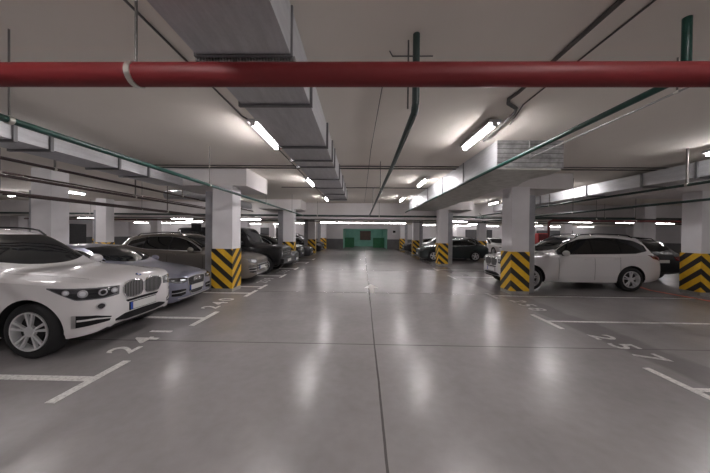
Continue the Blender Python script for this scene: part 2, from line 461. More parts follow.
def common(car, t, paint, sides=(1, -1), near=True, spokes='double', ns=5):
    """glass, wheels, handles, mirrors"""
    sp = car.sp; L = sp['L']; dlo = sp['dlo']
    for sg in sides:
        T = [(q, sg*.8, z) for q, z in dlo['top']]; B = [(q, sg*.9, z) for q, z in dlo['bot']]
        car.patch('window_surround', M[sp.get('surround', 'plastic')], [(q+dq, y, z+.018) for (q, y, z), dq in zip(T, np.linspace(-.03, .03, len(T)))], [(q+dq, y, z-.018) for (q, y, z), dq in zip(B, np.linspace(-.03, .03, len(B)))], (0, -sg, 0), t, 34, 6, .005)
        if sp.get('surround') == 'satin':
            car.patch('window_seal', M['plastic'], T, B, (0, -sg, 0), t, 34, 6, .0065)
        # glass in panes
        fT, fB = pchip(dlo['top']), pchip(dlo['bot'])
        for a, b in dlo['panes']:
            n = 12; qs = np.linspace(a, b, n)
            car.patch('side_window', M['glass'], [(q, sg*.8, fT(q)) for q in qs], [(q, sg*.9, fB(q)) for q in qs], (0, -sg, 0), t, n, 6, .009)
        for q in sp.get('seams', []):
            z0, z1 = car.f['bot'](q)+.1, car.f['belt'](q)-.01
            car.patch('door_seam', M['plastic'], [(q, sg, z1-(z1-z0)*i/8) for i in range(9)], [(q+.008, sg, z1-(z1-z0)*i/8) for i in range(9)], (0, -sg, 0), t, 12, 1, .0012)
        for q, z in sp.get('handles', []):
            p, nn = car.hit((L/2-q, sg*1.2, z), (0, -sg, 0)); bm = bmesh.new()
            box(bm, p.x-.11, p.x+.11, p.y-.012, p.y+.035*sg if sg > 0 else p.y+.012, z-.014, z+.014, .004) if sg > 0 else box(bm, p.x-.11, p.x+.11, p.y-.035, p.y+.012, z-.014, z+.014, .004)
            fin('door_handle', bm, M[sp.get('handle_mat', paint)], t)
        if 'mirror' in sp: mirror(car, t, *sp['mirror'], sg, paint)
        for q in sp['axles']:
            W = car.f['w'](q)
            build_wheel(t, L/2-q, sg*(W-.115-.02), sp['wheel'], sg, spokes, .235, ns, sp.get('rimr', .68))
            if sp.get('arch'):
                r0 = sp['wheel']+sp.get('gap', .065)-.003; bm = bmesh.new(); rings = []
                for i in range(33):
                    a = R(-14)+R(208)*i/32
                    ring = []
                    for rr, oo in ((r0, .004), (r0+.012, .02), (r0+.05, .014), (r0+.055, -.01), (r0, -.03)):
                        x = L/2-q+math.cos(a)*rr; z = sp['wheel']+math.sin(a)*rr; z = max(z, car.f['bot'](q)-.02)
                        pp, nn = car.hit((x, sg*1.1, max(z, car.f['bot'](q)+.06)), (0, -sg, 0))
                        ring.append(bm.verts.new((x, pp.y+sg*oo, z)))
                    rings.append(ring)
                for A, Bq in zip(rings, rings[1:]):
                    for k in range(5): bm.faces.new((A[k], A[(k+1) % 5], Bq[(k+1) % 5], Bq[k]))
                bm.faces.new(rings[0]); bm.faces.new(rings[-1])
                fin('arch_trim', bm, M[sp['arch']], t, 40)
        if sp.get('rail'):
            a, b = sp['rail']; bm = bmesh.new(); pts = []
            for i in range(15):
                q = a+(b-a)*i/14; zt = car.f['top'](q); yr = min(car.f['wr'](q), car.f['w'](q)-.1)-.075
                pts.append((L/2-q, sg*yr, zt+(.03 if 0 < i < 14 else -.03)))
            tube(bm, pts, .016, 8); fin('roof_rail', bm, M[sp.get('rail_mat', 'plastic')], t, 40)
    ws = sp['ws']; zt = car.f['top']
    def arc(qc, qe, yw, n=11):
        out = []
        for i in range(n):
            y = -yw+2*yw*i/(n-1); q = qc+(qe-qc)*(y/yw)**2; out.append((q, y, zt(q)))
        return out
    T = arc(ws[1], ws[1]+.05, ws[3]); B = arc(ws[0], ws[0]+.2, ws[2])
    car.patch('windshield', M['screen'], T, B, (-.55, 0, -.84), t, 24, 12, .005)
    if 'rw' in sp:
        rw = sp['rw']; car.patch('rear_window', M['glass'], arc(rw[0], rw[0]-.05, rw[2]), arc(rw[1], rw[1]-.12, rw[3]), (.75, 0, -.66), t, 20, 8, .005)

X5 = dict(L=4.89, wheel=.375, axles=(.78, 3.83), gap=.055, clad=.05, dr=.11,
  top=[(0, .93), (.02, .965), (.06, .99), (.14, 1.015), (.3, 1.045), (.6, 1.085), (1.0, 1.12), (1.35, 1.14), (1.46, 1.16), (1.75, 1.34), (2.1, 1.555), (2.35, 1.665), (2.7, 1.73), (3.1, 1.745), (3.6, 1.735), (4.1, 1.70), (4.42, 1.665), (4.52, 1.60), (4.7, 1.28), (4.8, 1.08), (4.86, .98), (4.89, .90)],
  belt=[(0, .90), (.1, .97), (.3, 1.005), (.8, 1.04), (1.5, 1.08), (3, 1.11), (4.3, 1.16), (4.7, 1.12), (4.89, .85)],
  w=[(0, .52), (.03, .62), (.1, .745), (.2, .84), (.4, .92), (.7, .955), (1.1, .957), (2.4, .945), (3.5, .965), (3.9, .97), (4.4, .94), (4.7, .88), (4.82, .83), (4.87, .78), (4.89, .72)],
  wr=[(0, .42), (.3, .58), (1.0, .66), (1.5, .7), (2.2, .66), (3, .665), (4, .64), (4.5, .58), (4.89, .5)],
  bot=[(0, .40), (.04, .33), (.12, .28), (.4, .24), (1, .25), (2.4, .25), (4.3, .27), (4.7, .33), (4.89, .42)],
  dlo=dict(bot=[(1.68, 1.13), (2.5, 1.15), (3.4, 1.17), (4.0, 1.19), (4.38, 1.27)], top=[(1.70, 1.2), (2.05, 1.435), (2.4, 1.575), (3.0, 1.64), (3.6, 1.625), (4.1, 1.55), (4.38, 1.40)], panes=[(1.76, 2.71), (2.725, 3.56), (3.58, 4.33)]),
  seams=[1.62, 2.72, 3.48], handles=[(2.52, .99), (3.4, 1.01)], mirror=(1.80, 1.12), rail=(2.35, 4.2),
  ws=(1.50, 2.28, .70, .60), rw=(4.5, 4.72, .58, .66))
AUDI = dict(L=4.46, wheel=.32, axles=(.86, 3.50), gap=.05, clad=.03, dr=.08,
  top=[(0, .70), (.03, .74), (.08, .765), (.2, .80), (.5, .86), (1.0, .935), (1.25, .965), (1.35, .985), (1.8, 1.22), (2.1, 1.345), (2.45, 1.405), (2.8, 1.41), (3.3, 1.33), (3.8, 1.10), (3.95, 1.045), (4.3, 1.03), (4.41, .98), (4.46, .85)],
  belt=[(0, .64), (.1, .70), (.3, .76), (.8, .85), (1.5, .90), (3, .96), (4.1, .99), (4.46, .8)],
  w=[(0, .58), (.03, .65), (.1, .72), (.2, .78), (.4, .84), (.8, .89), (1.2, .895), (2.4, .89), (3.5, .9), (4.1, .86), (4.35, .78), (4.46, .62)],
  wr=[(0, .45), (.3, .55), (1.0, .6), (1.5, .64), (2.2, .57), (3, .56), (3.8, .6), (4.46, .5)],
  bot=[(0, .26), (.04, .2), (.12, .17), (.4, .16), (2.4, .16), (4.0, .2), (4.46, .35)],
  dlo=dict(bot=[(1.55, .95), (2.4, .98), (3.2, 1.01), (3.55, 1.06)], top=[(1.58, .99), (1.95, 1.19), (2.3, 1.29), (2.8, 1.315), (3.2, 1.24), (3.55, 1.10)], panes=[(1.65, 2.5), (2.54, 3.25), (3.28, 3.5)]),
  seams=[1.45, 2.5, 3.3], handles=[(2.35, .86), (3.2, .88)], mirror=(1.75, .95), surround='satin',
  ws=(1.42, 2.12, .64, .52), rw=(3.1, 3.72, .5, .58))
CAY = dict(L=4.92, wheel=.375, axles=(.9, 3.79), gap=.05, clad=.05, dr=.1,
  top=[(0, .80), (.03, .85), (.08, .885), (.2, .93), (.5, 1.0), (1.0, 1.07), (1.35, 1.10), (1.5, 1.13), (1.9, 1.38), (2.3, 1.59), (2.6, 1.665), (3.0, 1.685), (3.6, 1.65), (4.1, 1.61), (4.42, 1.54), (4.55, 1.44), (4.75, 1.16), (4.86, 1.04), (4.92, .9)],
  belt=[(0, .76), (.1, .83), (.3, .91), (.8, 1.0), (1.5, 1.04), (3, 1.09), (4.3, 1.16), (4.7, 1.1), (4.92, .85)],
  w=[(0, .62), (.03, .70), (.1, .78), (.2, .84), (.4, .91), (.8, .96), (1.2, .965), (2.4, .955), (3.8, .98), (4.4, .94), (4.75, .86), (4.92, .7)],
  wr=[(0, .5), (.3, .6), (1.0, .64), (1.5, .7), (2.2, .65), (3, .65), (4, .6), (4.5, .55), (4.92, .5)],
  bot=[(0, .32), (.04, .26), (.12, .22), (.4, .2), (2.4, .22), (4.3, .25), (4.92, .42)],
  dlo=dict(bot=[(1.75, 1.10), (2.6, 1.13), (3.5, 1.16), (4.2, 1.27)], top=[(1.78, 1.14), (2.15, 1.38), (2.5, 1.52), (3.0, 1.57), (3.6, 1.55), (4.2, 1.41)], panes=[(1.85, 2.75), (2.8, 3.6), (3.65, 4.15)]),
  seams=[1.6, 2.78, 3.55], handles=[(2.6, .98), (3.45, 1.0)], mirror=(1.98, 1.10), surround='satin', rail=(2.5, 4.1),
  ws=(1.55, 2.35, .70, .60), rw=(4.48, 4.74, .55, .66))
GWA = dict(L=4.5, wheel=.40, axles=(.75, 3.6), gap=.07, clad=.0, arch='plastic', dr=.05, bow=.005, sharp=28,
  top=[(0, 1.08), (.015, 1.13), (.05, 1.15), (.15, 1.165), (1.1, 1.2), (1.22, 1.22), (1.3, 1.30), (1.58, 1.80), (1.68, 1.89), (1.85, 1.93), (2.5, 1.95), (4.2, 1.93), (4.4, 1.9), (4.46, 1.7), (4.5, 1.2)],
  belt=[(0, 1.02), (.1, 1.08), (.3, 1.10), (1.2, 1.14), (3, 1.16), (4.4, 1.16), (4.5, 1.1)],
  w=[(0, .80), (.02, .86), (.08, .89), (.2, .90), (4.2, .90), (4.42, .89), (4.5, .84)],
  wr=[(0, .68), (1.1, .72), (1.3, .78), (1.7, .74), (4.2, .74), (4.5, .7)],
  bot=[(0, .48), (.05, .42), (.3, .4), (4.2, .42), (4.5, .5)],
  dlo=dict(bot=[(1.5, 1.22), (2.5, 1.22), (4.2, 1.22)], top=[(1.52, 1.55), (1.7, 1.74), (2.5, 1.76), (4.2, 1.74)], panes=[(1.56, 2.35), (2.42, 3.2), (3.28, 4.15)]),
  seams=[1.42, 2.38, 3.24], handles=[(2.2, 1.1), (3.1, 1.1)], mirror=(1.62, 1.25),
  ws=(1.30, 1.62, .76, .70), rw=(4.42, 4.48, .6, .6))

def base_car(sp, name, paint, loc, rz, label, cat='car', group=None, scale=1., **kw):
    t = empty(name, (0, 0, 0), 0, label=label, cat=cat, group=group)
    car = Car(sp); b = car.body(paint); b.parent = t
    common(car, t, paint, **kw)
    t.location = loc; t.rotation_euler = (0, 0, rz); t.scale = (scale,)*3
    return t, car

def F(car, name, m, T, B, t, off=.006, nu=14, nv=5, yawd=0., **k):
    """front patch; points (y, z); yawd turns the projection towards the corner"""
    d = (-math.cos(yawd), -math.sin(yawd), 0)
    def q(y): # plan curve: find station where half width reaches |y|
        for s in np.linspace(0, 1.2, 121):
            if car.f['w'](s)-.03 >= abs(y): return s
        return 1.2
    return car.patch(name, m, [(q(y), y, z) for y, z in T], [(q(y), y, z) for y, z in B], d, t, nu, nv, off, **k)

def dress_x5(t, car):
    for sg in (1, -1):
        d = R(40)*sg; D3 = (-math.cos(R(48)), -sg*math.sin(R(48)), 0)
        h = car.patch('headlight', M['lens'], [(.03, sg*.41, .915), (.1, sg*.60, .925), (.28, sg*.83, .94), (.53, sg*.94, .955)], [(.03, sg*.42, .785), (.1, sg*.58, .765), (.26, sg*.82, .775), (.53, sg*.94, .94)], D3, t, 26, 7, .006)
        car.patch('lamp_housing', M['lens_dark'], [(.04, sg*.44, .903), (.1, sg*.60, .912), (.28, sg*.83, .926), (.49, sg*.935, .942)], [(.04, sg*.45, .815), (.1, sg*.58, .78), (.26, sg*.82, .79), (.47, sg*.935, .925)], D3, h, 26, 7, .01)
        for q, y, z, r in ((.04, .49, .858, .036), (.10, .60, .855, .048), (.22, .76, .86, .052), (.34, .87, .885, .036)):
            for nm, mm, rr, of in (('projector', 'reflector', r, .014), ('projector_lens', 'lens_dark' if y < .7 and y > .5 else 'lens_white', r*.6, .018)):
                car.patch(nm, M[mm], [(q-math.cos(PI-PI*i/8)*-rr*.7, sg*(y+math.cos(PI-PI*i/8)*rr*.7), z+math.sin(PI*i/8)*rr) for i in range(9)], [(q-math.cos(PI-PI*i/8)*-rr*.7, sg*(y+math.cos(PI-PI*i/8)*rr*.7), z-math.sin(PI*i/8)*rr) for i in range(9)], D3, h, 9, 4, of)
        g = F(car, 'kidney_grille', M['chrome'], [(sg*.012, .90), (sg*.05, .948), (sg*.2, .96), (sg*.35, .94), (sg*.395, .88)], [(sg*.012, .76), (sg*.05, .70), (sg*.19, .68), (sg*.33, .70), (sg*.395, .80)], t, .016, 18, 6)
        F(car, 'grille_bars', M['kidney'], [(sg*.03, .895), (sg*.06, .932), (sg*.2, .943), (sg*.34, .923), (sg*.378, .875)], [(sg*.03, .765), (sg*.06, .718), (sg*.19, .70), (sg*.32, .716), (sg*.378, .805)], g, .02, 18, 6)
        fo = F(car, 'fog_lamp', M['satin'], [(sg*(.66+.05*math.cos(PI-PI*i/8)), .665+.048*math.sin(PI*i/8)) for i in range(9)], [(sg*(.66+.05*math.cos(PI-PI*i/8)), .665-.048*math.sin(PI*i/8)) for i in range(9)], t, .008, 9, 4, d)
        F(car, 'fog_lens', M['lens_dark'], [(sg*(.66+.036*math.cos(PI-PI*i/8)), .665+.036*math.sin(PI*i/8)) for i in range(9)], [(sg*(.66+.036*math.cos(PI-PI*i/8)), .665-.036*math.sin(PI*i/8)) for i in range(9)], fo, .013, 9, 4, d)
        s = F(car, 'side_intake', M['plastic'], [(sg*.55, .49), (sg*.7, .54), (sg*.84, .57)], [(sg*.57, .43), (sg*.7, .42), (sg*.84, .40)], t, .005, 12, 5, d)
        F(car, 'intake_blade', M['white_car'], [(sg*.56, .475), (sg*.7, .505), (sg*.83, .51)], [(sg*.56, .462), (sg*.7, .485), (sg*.83, .485)], s, .012, 12, 2, d)
        F(car, 'intake_frame', M['satin'], [(sg*.835, .575), (sg*.855, .575)], [(sg*.835, .40), (sg*.855, .40)], s, .01, 3, 6, d)
        F(car, 'skid_trim', M['satin'], [(sg*.0, .365), (sg*.3, .37), (sg*.48, .40)], [(sg*.0, .345), (sg*.3, .35), (sg*.48, .385)], t, .008, 12, 2)
        car.patch('tail_light', M['tail'], [(4.86, sg*.5, 1.10), (4.74, sg*.8, 1.12), (4.40, sg*.95, 1.13)], [(4.89, sg*.5, .95), (4.78, sg*.8, .94), (4.55, sg*.95, 1.02)], (.7, -sg*.7, 0), t, 16, 5, .008)
        car.patch('hood_crease', M['plastic'], [(q, sg*(car.f['wr'](q)+.02), 1.1) for q in (.3, .7, 1.1, 1.4)], [(q, sg*(car.f['wr'](q)+.026), 1.1) for q in (.3, .7, 1.1, 1.4)], (0, 0, -1), t, 14, 1, .001)
    bm = bmesh.new(); box(bm, car.L/2-4.66, car.L/2-4.36, -.60, .60, 1.63, 1.665, .012); fin('roof_spoiler', bm, M['plastic'], t)
    F(car, 'lower_intake', M['plastic'], [(-.5, .43), (-.35, .47), (0, .475), (.35, .47), (.5, .43)], [(-.5, .40), (-.35, .37), (0, .365), (.35, .37), (.5, .40)], t, .004, 20, 4)
    F(car, 'intake_bar', M['plastic'], [(-.33, .665), (0, .672), (.33, .665)], [(-.3, .635), (0, .635), (.3, .635)], t, .006, 20, 3)
    plate_mesh(car, 0, .555, t)
    # roundel
    p, nn = car.hit((car.L/2-.08, 0, 1.2), (0, 0, -1)); e = None
    bm = bmesh.new(); lathe(bm, [(-.004, .041), (.004, .041), (.006, .036)], 'z', 24)
    e = fin('badge', bm, M['plastic'], t, 40, label='round emblem with blue and white quarters'); e.location = p; e.rotation_euler = (0, R(32), 0)
    bm = bmesh.new()
    for k in range(4):
        vs = [bm.verts.new((0, 0, .0075))]+[bm.verts.new((math.cos(R(90*k+15*i))*.028, math.sin(R(90*k+15*i))*.028, .0075)) for i in range(7)]
        for i in range(1, 7): f = bm.faces.new((vs[0], vs[i], vs[i+1])); f.material_index = k % 2
    fin('badge_face', bm, [M['badge_blue'], M['badge_white']], e)

# ---- the white SUV on the left, nose towards the aisle
x5, cx5 = base_car(X5, 'suv_car', 'white_car', (0, 0, 0), 0, 'white SUV nearest the camera on the left, nose to the aisle by number 241')
dress_x5(x5, cx5)
x5b = ctree(x5); x5b['label'] = 'white SUV seen side on between the two striped columns on the right'
S5 = 1.015
x5.location = (-3.60-4.89/2, 4.42, 0)
x5b.scale = (S5,)*3; x5b.rotation_euler = (0, 0, PI); x5b.location = (4.62+4.89*S5/2, 8.57+.97*S5, 0)

# ---- silver-blue saloon
au, ca = base_car(AUDI, 'sedan_car', 'silver_blue', (0, 0, 0), 0, 'silver blue sedan parked between the near white SUV and the first striped column', spokes='single')
for sg in (1, -1):
    h = F(ca, 'headlight', M['lens'], [(sg*.33, .69), (sg*.5, .70), (sg*.66, .715), (sg*.78, .735)], [(sg*.36, .60), (sg*.48, .585), (sg*.64, .60), (sg*.78, .69)], au, .006, 16, 5, R(35)*sg)
    F(ca, 'lamp_housing', M['lens_dark'], [(sg*.36, .68), (sg*.5, .69), (sg*.66, .70), (sg*.75, .72)], [(sg*.38, .625), (sg*.48, .61), (sg*.62, .62), (sg*.75, .695)], h, .009, 16, 5, R(35)*sg)
    F(ca, 'projector', M['lens_white'], [(sg*.42, .665), (sg*.56, .675)], [(sg*.42, .635), (sg*.56, .64)], h, .012, 8, 3, R(35)*sg)
    s = F(ca, 'side_intake', M['plastic'], [(sg*.38, .44), (sg*.55, .46), (sg*.7, .46)], [(sg*.4, .33), (sg*.55, .31), (sg*.7, .33)], au, .005, 12, 4, R(30)*sg)
    F(ca, 'intake_blade', M['satin'], [(sg*.4, .40), (sg*.7, .40)], [(sg*.4, .385), (sg*.7, .385)], s, .012, 12, 2, R(30)*sg)
    F(ca, 'bumper_trim', M['satin'], [(0, .26), (sg*.4, .26), (sg*.62, .28)], [(0, .235), (sg*.4, .235), (sg*.62, .26)], au, .008, 12, 2)
g = F(ca, 'grille', M['satin'], [(-.34, .675), (-.26, .70), (0, .71), (.26, .70), (.34, .675)], [(-.26, .36), (-.2, .29), (0, .28), (.2, .29), (.26, .36)], au, .012, 22, 8)
F(ca, 'grille_bars', M['hgrille'], [(-.315, .663), (-.25, .683), (0, .693), (.25, .683), (.315, .663)], [(-.24, .37), (-.19, .308), (0, .298), (.19, .308), (.24, .37)], g, .016, 22, 8)
p, nn = ca.hit((AUDI['L']/2, 0, .62), (-1, 0, 0)); bm = bmesh.new()
for k in range(4):
    cyy = (k-1.5)*.068; pts = [(0, cyy+math.cos(2*PI*i/20)*.044, math.sin(2*PI*i/20)*.044) for i in range(21)]
    tube(bm, pts, .008, 6)
e = fin('badge', bm, M['chrome'], g, 40, label='four linked chrome rings'); e.location = (p.x+.034, 0, .63)
plate_mesh(ca, 0, .44, au)
au.location = (-3.93-AUDI['L']/2, 6.42, 0)

# ---- brown-grey SUV
cy, cc = base_car(CAY, 'suv_car', 'beige', (0, 0, 0), 0, 'brown grey SUV whose nose peeks out beyond the first striped column on the left', spokes='double')
for sg in (1, -1):
    h = F(cc, 'headlight', M['lens'], [(sg*.48, .82), (sg*.65, .85), (sg*.8, .87)], [(sg*.52, .72), (sg*.65, .70), (sg*.8, .75)], cy, .006, 14, 5, R(35)*sg)
    F(cc, 'lamp_housing', M['lens_white'], [(sg*.54, .80), (sg*.65, .82), (sg*.74, .83)], [(sg*.56, .74), (sg*.65, .73), (sg*.74, .76)], h, .01, 10, 4, R(35)*sg)
    F(cc, 'side_intake', M['hgrille2'], [(sg*.5, .56), (sg*.65, .58), (sg*.8, .6)], [(sg*.5, .40), (sg*.65, .38), (sg*.78, .42)], cy, .006, 12, 4, R(25)*sg)
    F(cc, 'lamp_strip', M['chrome'], [(sg*.5, .62), (sg*.65, .635), (sg*.8, .65)], [(sg*.5, .60), (sg*.65, .61), (sg*.8, .62)], cy, .01, 12, 2, R(25)*sg)
F(cc, 'grille', M['hgrille2'], [(-.45, .66), (0, .68), (.45, .66)], [(-.42, .44), (0, .42), (.42, .44)], cy, .008, 24, 6)
F(cc, 'bumper_trim', M['satin'], [(-.5, .36), (0, .35), (.5, .36)], [(-.5, .32), (0, .31), (.5, .32)], cy, .008, 20, 2)
F(cc, 'badge', M['chrome'], [(-.03, .80), (.03, .80)], [(-.022, .73), (.022, .73)], cy, .012, 4, 3)
plate_mesh(cc, 0, .53, cy)
cy.location = (-3.50-CAY['L']/2, 9.62, 0)

# ---- black boxy off-roader
gw, cg = base_car(GWA, 'offroad_car', 'black_car', (0, 0, 0), 0, 'black boxy off-roader parked just before the second striped column on the left', spokes='double')
for sg in (1, -1):
    h = F(cg, 'headlight', M['chrome'], [(sg*(.68+.1*math.cos(PI-PI*i/8)), .86+.1*math.sin(PI*i/8)) for i in range(9)], [(sg*(.68+.1*math.cos(PI-PI*i/8)), .86-.1*math.sin(PI*i/8)) for i in range(9)], gw, .012, 9, 4)
    F(cg, 'headlight_lens', M['lens'], [(sg*(.68+.085*math.cos(PI-PI*i/8)), .86+.085*math.sin(PI*i/8)) for i in range(9)], [(sg*(.68+.085*math.cos(PI-PI*i/8)), .86-.085*math.sin(PI*i/8)) for i in range(9)], h, .018, 9, 4)
    bm = bmesh.new(); box(bm, GWA['L']/2-.42, GWA['L']/2-.24, sg*.76-.05, sg*.76+.05, 1.13, 1.2, .015); fin('turn_signal', bm, M['lens'], gw)
    bm = bmesh.new(); box(bm, -.95, 1.0, sg*.93-.06, sg*.93+.06, .36, .42, .015); fin('running_board', bm, M['satin'], gw)
F(cg, 'grille', M['hgrille2'], [(-.5, 1.0), (.5, 1.0)], [(-.5, .76), (.5, .76)], gw, .012, 16, 4)
bm = bmesh.new(); box(bm, GWA['L']/2-.12, GWA['L']/2+.12, -.86, .86, .46, .66, .03); fin('front_bumper', bm, M['black_car'], gw)
bm = bmesh.new(); lathe(bm, [(GWA['L']/2+.012, .075), (GWA['L']/2+.03, .075)], 'x', 20, (0, 0, .88)); fin('badge', bm, M['chrome'], gw)
gw.location = (-3.25-GWA['L']/2, 11.95, 0)
car_pl = bmesh.new(); box(car_pl, GWA['L']/2+.115, GWA['L']/2+.135, -.26, .26, .5, .61); fin('license_plate', car_pl, M['plate'], gw)

# ---- background cars: copies of the four shapes with their own paint
def dress_plain(t, car, z, zl):
    for sg in (1, -1):
        F(car, 'headlight', M['lens'], [(sg*.42, zl+.05), (sg*.6, zl+.07), (sg*.76, zl+.08)], [(sg*.44, zl-.05), (sg*.6, zl-.05), (sg*.76, zl)], t, .007, 12, 4, R(35)*sg)
        ql = car.L
        car.patch('tail_light', M['tail'], [(ql, sg*.45, zl+.2), (ql-.12, sg*.75, zl+.22)], [(ql, sg*.45, zl+.07), (ql-.12, sg*.75, zl+.07)], (.8, -sg*.6, 0), t, 10, 4, .008)
    F(car, 'grille', M['hgrille'], [(-.34, zl+.04), (.34, zl+.04)], [(-.3, zl-.1), (.3, zl-.1)], t, .008, 14, 4)
    F(car, 'lower_intake', M['plastic'], [(-.5, z-.12), (.5, z-.12)], [(-.45, z-.24), (.45, z-.24)], t, .006, 14, 4)
    plate_mesh(car, 0, z, t); plate_mesh(car, car.L, zl-.02 if z < .48 else zl+.03, t, True)
gs, cgs = base_car(AUDI, 'sedan_car', 'green_black', (0, 0, 0), 0, 'dark green-black sedan parked side on behind the second striped column on the right', spokes='single')
dress_plain(gs, cgs, .42, .64)
gu, cgu = base_car(CAY, 'suv_car', 'black_car', (0, 0, 0), 0, 'black SUV with white rear plate behind the tail of the side-on white SUV', spokes='double')
dress_plain(gu, cgu, .52, .78)
def place(src, paint, loc, rz, label, sc=1.):
    c = ctree(src)
    for o in c.children:
        if o.name.split('.')[0] in ('body', 'side_mirror', 'door_handle'):
            o.material_slots[0].link = 'OBJECT'; o.material_slots[0].material = M[paint]
    c.location = loc; c.rotation_euler = (0, 0, rz); c['label'] = label; c.scale = (sc,)*3; return c
gs.rotation_euler = (0, 0, PI); gs.location = (4.05+2.23, 18.75, 0); gs.scale = (1.03,)*3
gu.rotation_euler = (0, 0, PI/2); gu.location = (11.35, 10.3+2.46, 0)
place(gs, 'dark_grey_car', (-3.3-2.23, 14.05, 0), 0, 'dark sedan between the black off-roader and the second left striped column')
place(gu, 'black_car', (-3.5-2.46, 16.75, 0), 0, 'black SUV just beyond the second striped column on the left', .97)
place(gs, 'dark_grey_car', (-3.4-2.23, 19.1, 0), 0, 'dark sedan beyond the black SUV, before the third striped column on the left')
place(gs, 'black_car', (-3.4-2.23, 24.1, 0), 0, 'black sedan just beyond the third striped column on the left')
place(gu, 'dark_grey_car', (-3.6-2.46, 26.6, 0), 0, 'dark SUV before the farthest striped column on the left')
place(gu, 'black_car', (4.9+2.2, 21.3, 0), PI, 'black SUV whose roof shows above the dark green-black sedan', .92)
place(gu, 'silver_car', (4.6+2.46, 24.4, 0), PI, 'silver SUV with bright windscreen beyond the third striped column on the right', .95)
place(gs, 'dark_grey_car', (4.3+2.23, 26.9, 0), PI, 'dark sedan parked by the farthest striped column on the right')
place(gu, 'white_car', (12.6, 25.4, 0), R(-90), 'small white car facing the camera far behind the outer striped column', .88)

# ------------------------------------------------------------------ building
CEIL = 3.6; XL, XR, YB, YF = -27., 30., -7., 31.
def slab(name, x0, x1, y0, y1, z0, z1, m):
    bm = bmesh.new(); box(bm, x0, x1, y0, y1, z0, z1); return fin(name, bm, m, kind='structure')
slab('floor', XL, XR, YB, 40, -.2, 0, M['floor'])
slab('ceiling', XL, XR, YB, 16.4, CEIL, CEIL+.3, M['ceiling'])
slab('ceiling_far', XL, XR, 16.7, 40, 2.86, 3.2, M['ceiling'])
slab('trim_1', XL, XR, 16.4, 16.7, 2.62, CEIL, M['beam'])
slab('wall_left', XL-.3, XL, YB, YF, 0, CEIL, M['wall'])
slab('wall_right', XR, XR+.3, YB, YF, 0, CEIL, M['wall'])
slab('wall_front', XL, XR, YB-.3, YB, 0, CEIL, M['wall'])
slab('wall_back_left', XL, -1.95, YF, YF+.3, 0, 2.86, M['wall'])
slab('wall_back_right', 3.15, XR, YF, YF+.3, 0, 2.86, M['wall'])
slab('wall_back_top', -1.95, 3.15, YF, YF+.3, 2.32, 2.86, M['wall'])
# the green ramp lobby behind
slab('wall_lobby_left', -2.25, -1.95, YF+.3, 38, 0, 2.86, M['green_wall'])
slab('wall_lobby_right', 3.15, 3.45, YF+.3, 38, 0, 2.86, M['green_wall'])
slab('wall_lobby_back', -2.25, 3.45, 38, 38.3, 0, 2.86, M['green_wall'])
slab('trim_2', .0, 1.5, 37.7, 37.99, .9, 2.15, M['brown'])
slab('trim_3', -1.94, -.75, 34.5, 35.4, 0, 1.25, M['dark_green'])
slab('trim_4', 1.7, 3.1, 34.5, 35.4, 0, 1.25, M['dark_green'])
# shutters in the far left wall
for i, (x0, x1) in enumerate(((-18.5, -15.), (-11.5, -8.2))):
    slab('door_%d' % (i+1), x0, x1, YF-.06, YF+.01, 0, 2.35, M['shutter'])
for i, (x0, x1) in enumerate(((12., 15.), (20., 24.))):
    slab('door_%d' % (i+4), x0, x1, YF-.06, YF+.01, 0, 2.35, M['shutter'])

slab('door_6', XL-.01, XL+.05, 24.6, 26.1, 0, 2.4, M['shutter'])
# columns
def column(cx0, cy0, w, dp, side, top, label, pads=True, padh=1.25, cap=None, pier=True, group=None):
    t = empty('concrete_column', (cx0+w/2, cy0+dp/2, 0), 0, label=label, cat='column', group=group)
    hx, hy = w/2, dp/2
    bm = bmesh.new(); box(bm, -hx, hx, -hy, hy, 0, top); fin('shaft', bm, M['col'], t)
    if pads:
        bm = bmesh.new(); box(bm, -hx-.012, hx+.012, -hy-.012, hy+.012, .0, .1); fin('plinth', bm, M['plinth'], t)
        bm = bmesh.new(); e = .018
        # shift so that the stripe corner is at the aisle-side front corner
        cxn = hx+e if side < 0 else -hx-e
        box(bm, -hx-e-cxn, hx+e-cxn, 0, 2*hy+2*e, .1, padh, .006)
        pd = fin('chevron_pad', bm, M['chevL'] if side < 0 else M['chevR'], t, label='yellow and black striped guard'); pd.location = (cxn, -hy-e, 0)
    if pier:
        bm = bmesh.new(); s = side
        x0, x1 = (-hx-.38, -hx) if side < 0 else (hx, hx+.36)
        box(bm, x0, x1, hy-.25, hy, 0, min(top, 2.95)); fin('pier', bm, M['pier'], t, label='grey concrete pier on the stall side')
    if cap:
        x0, x1, y0, y1, z = cap
        bm = bmesh.new(); box(bm, x0-cx0-hx, x1-cx0-hx, y0-cy0-hy, y1-cy0-hy, z, CEIL-.001 if cy0 < 16 else 2.859); fin('capital_slab', bm, M['beam'], t)
    return t
LB = ['first yellow and black striped column on the left, beside the silver blue sedan', 'second striped column on the left, beyond the black off-roader', 'third striped column on the left, between dark cars', 'farthest striped column on the left']
for i, y in enumerate((7.75, 14.95, 22.15, 29.3)):
    column(-4.28, y, .58, .55, -1, 3.08 if i < 2 else 2.86, LB[i], cap=(-5.7, -3.3, y, y+1.75, 3.08) if i == 0 else ((-5.7, -3.3, y, 16.39, 3.08) if i == 1 else None))
RB = ['white column with striped guard in front of the side-on white SUV nose', 'second striped column on the right, in front of the dark green-black sedan', 'third striped column on the right, beside the green-black sedan nose', 'farthest striped column on the right']
for i, y in enumerate((7.95, 15.2, 22.5, 29.8)):
    column(4.42, y, .5, .55, 1, 3.14 if i < 2 else 2.86, RB[i], cap=(4.0, 6.35, y+.25, y+2., 3.14) if i == 0 else ((4.0, 6.35, y+.1, 16.39, 3.14) if i == 1 else None))
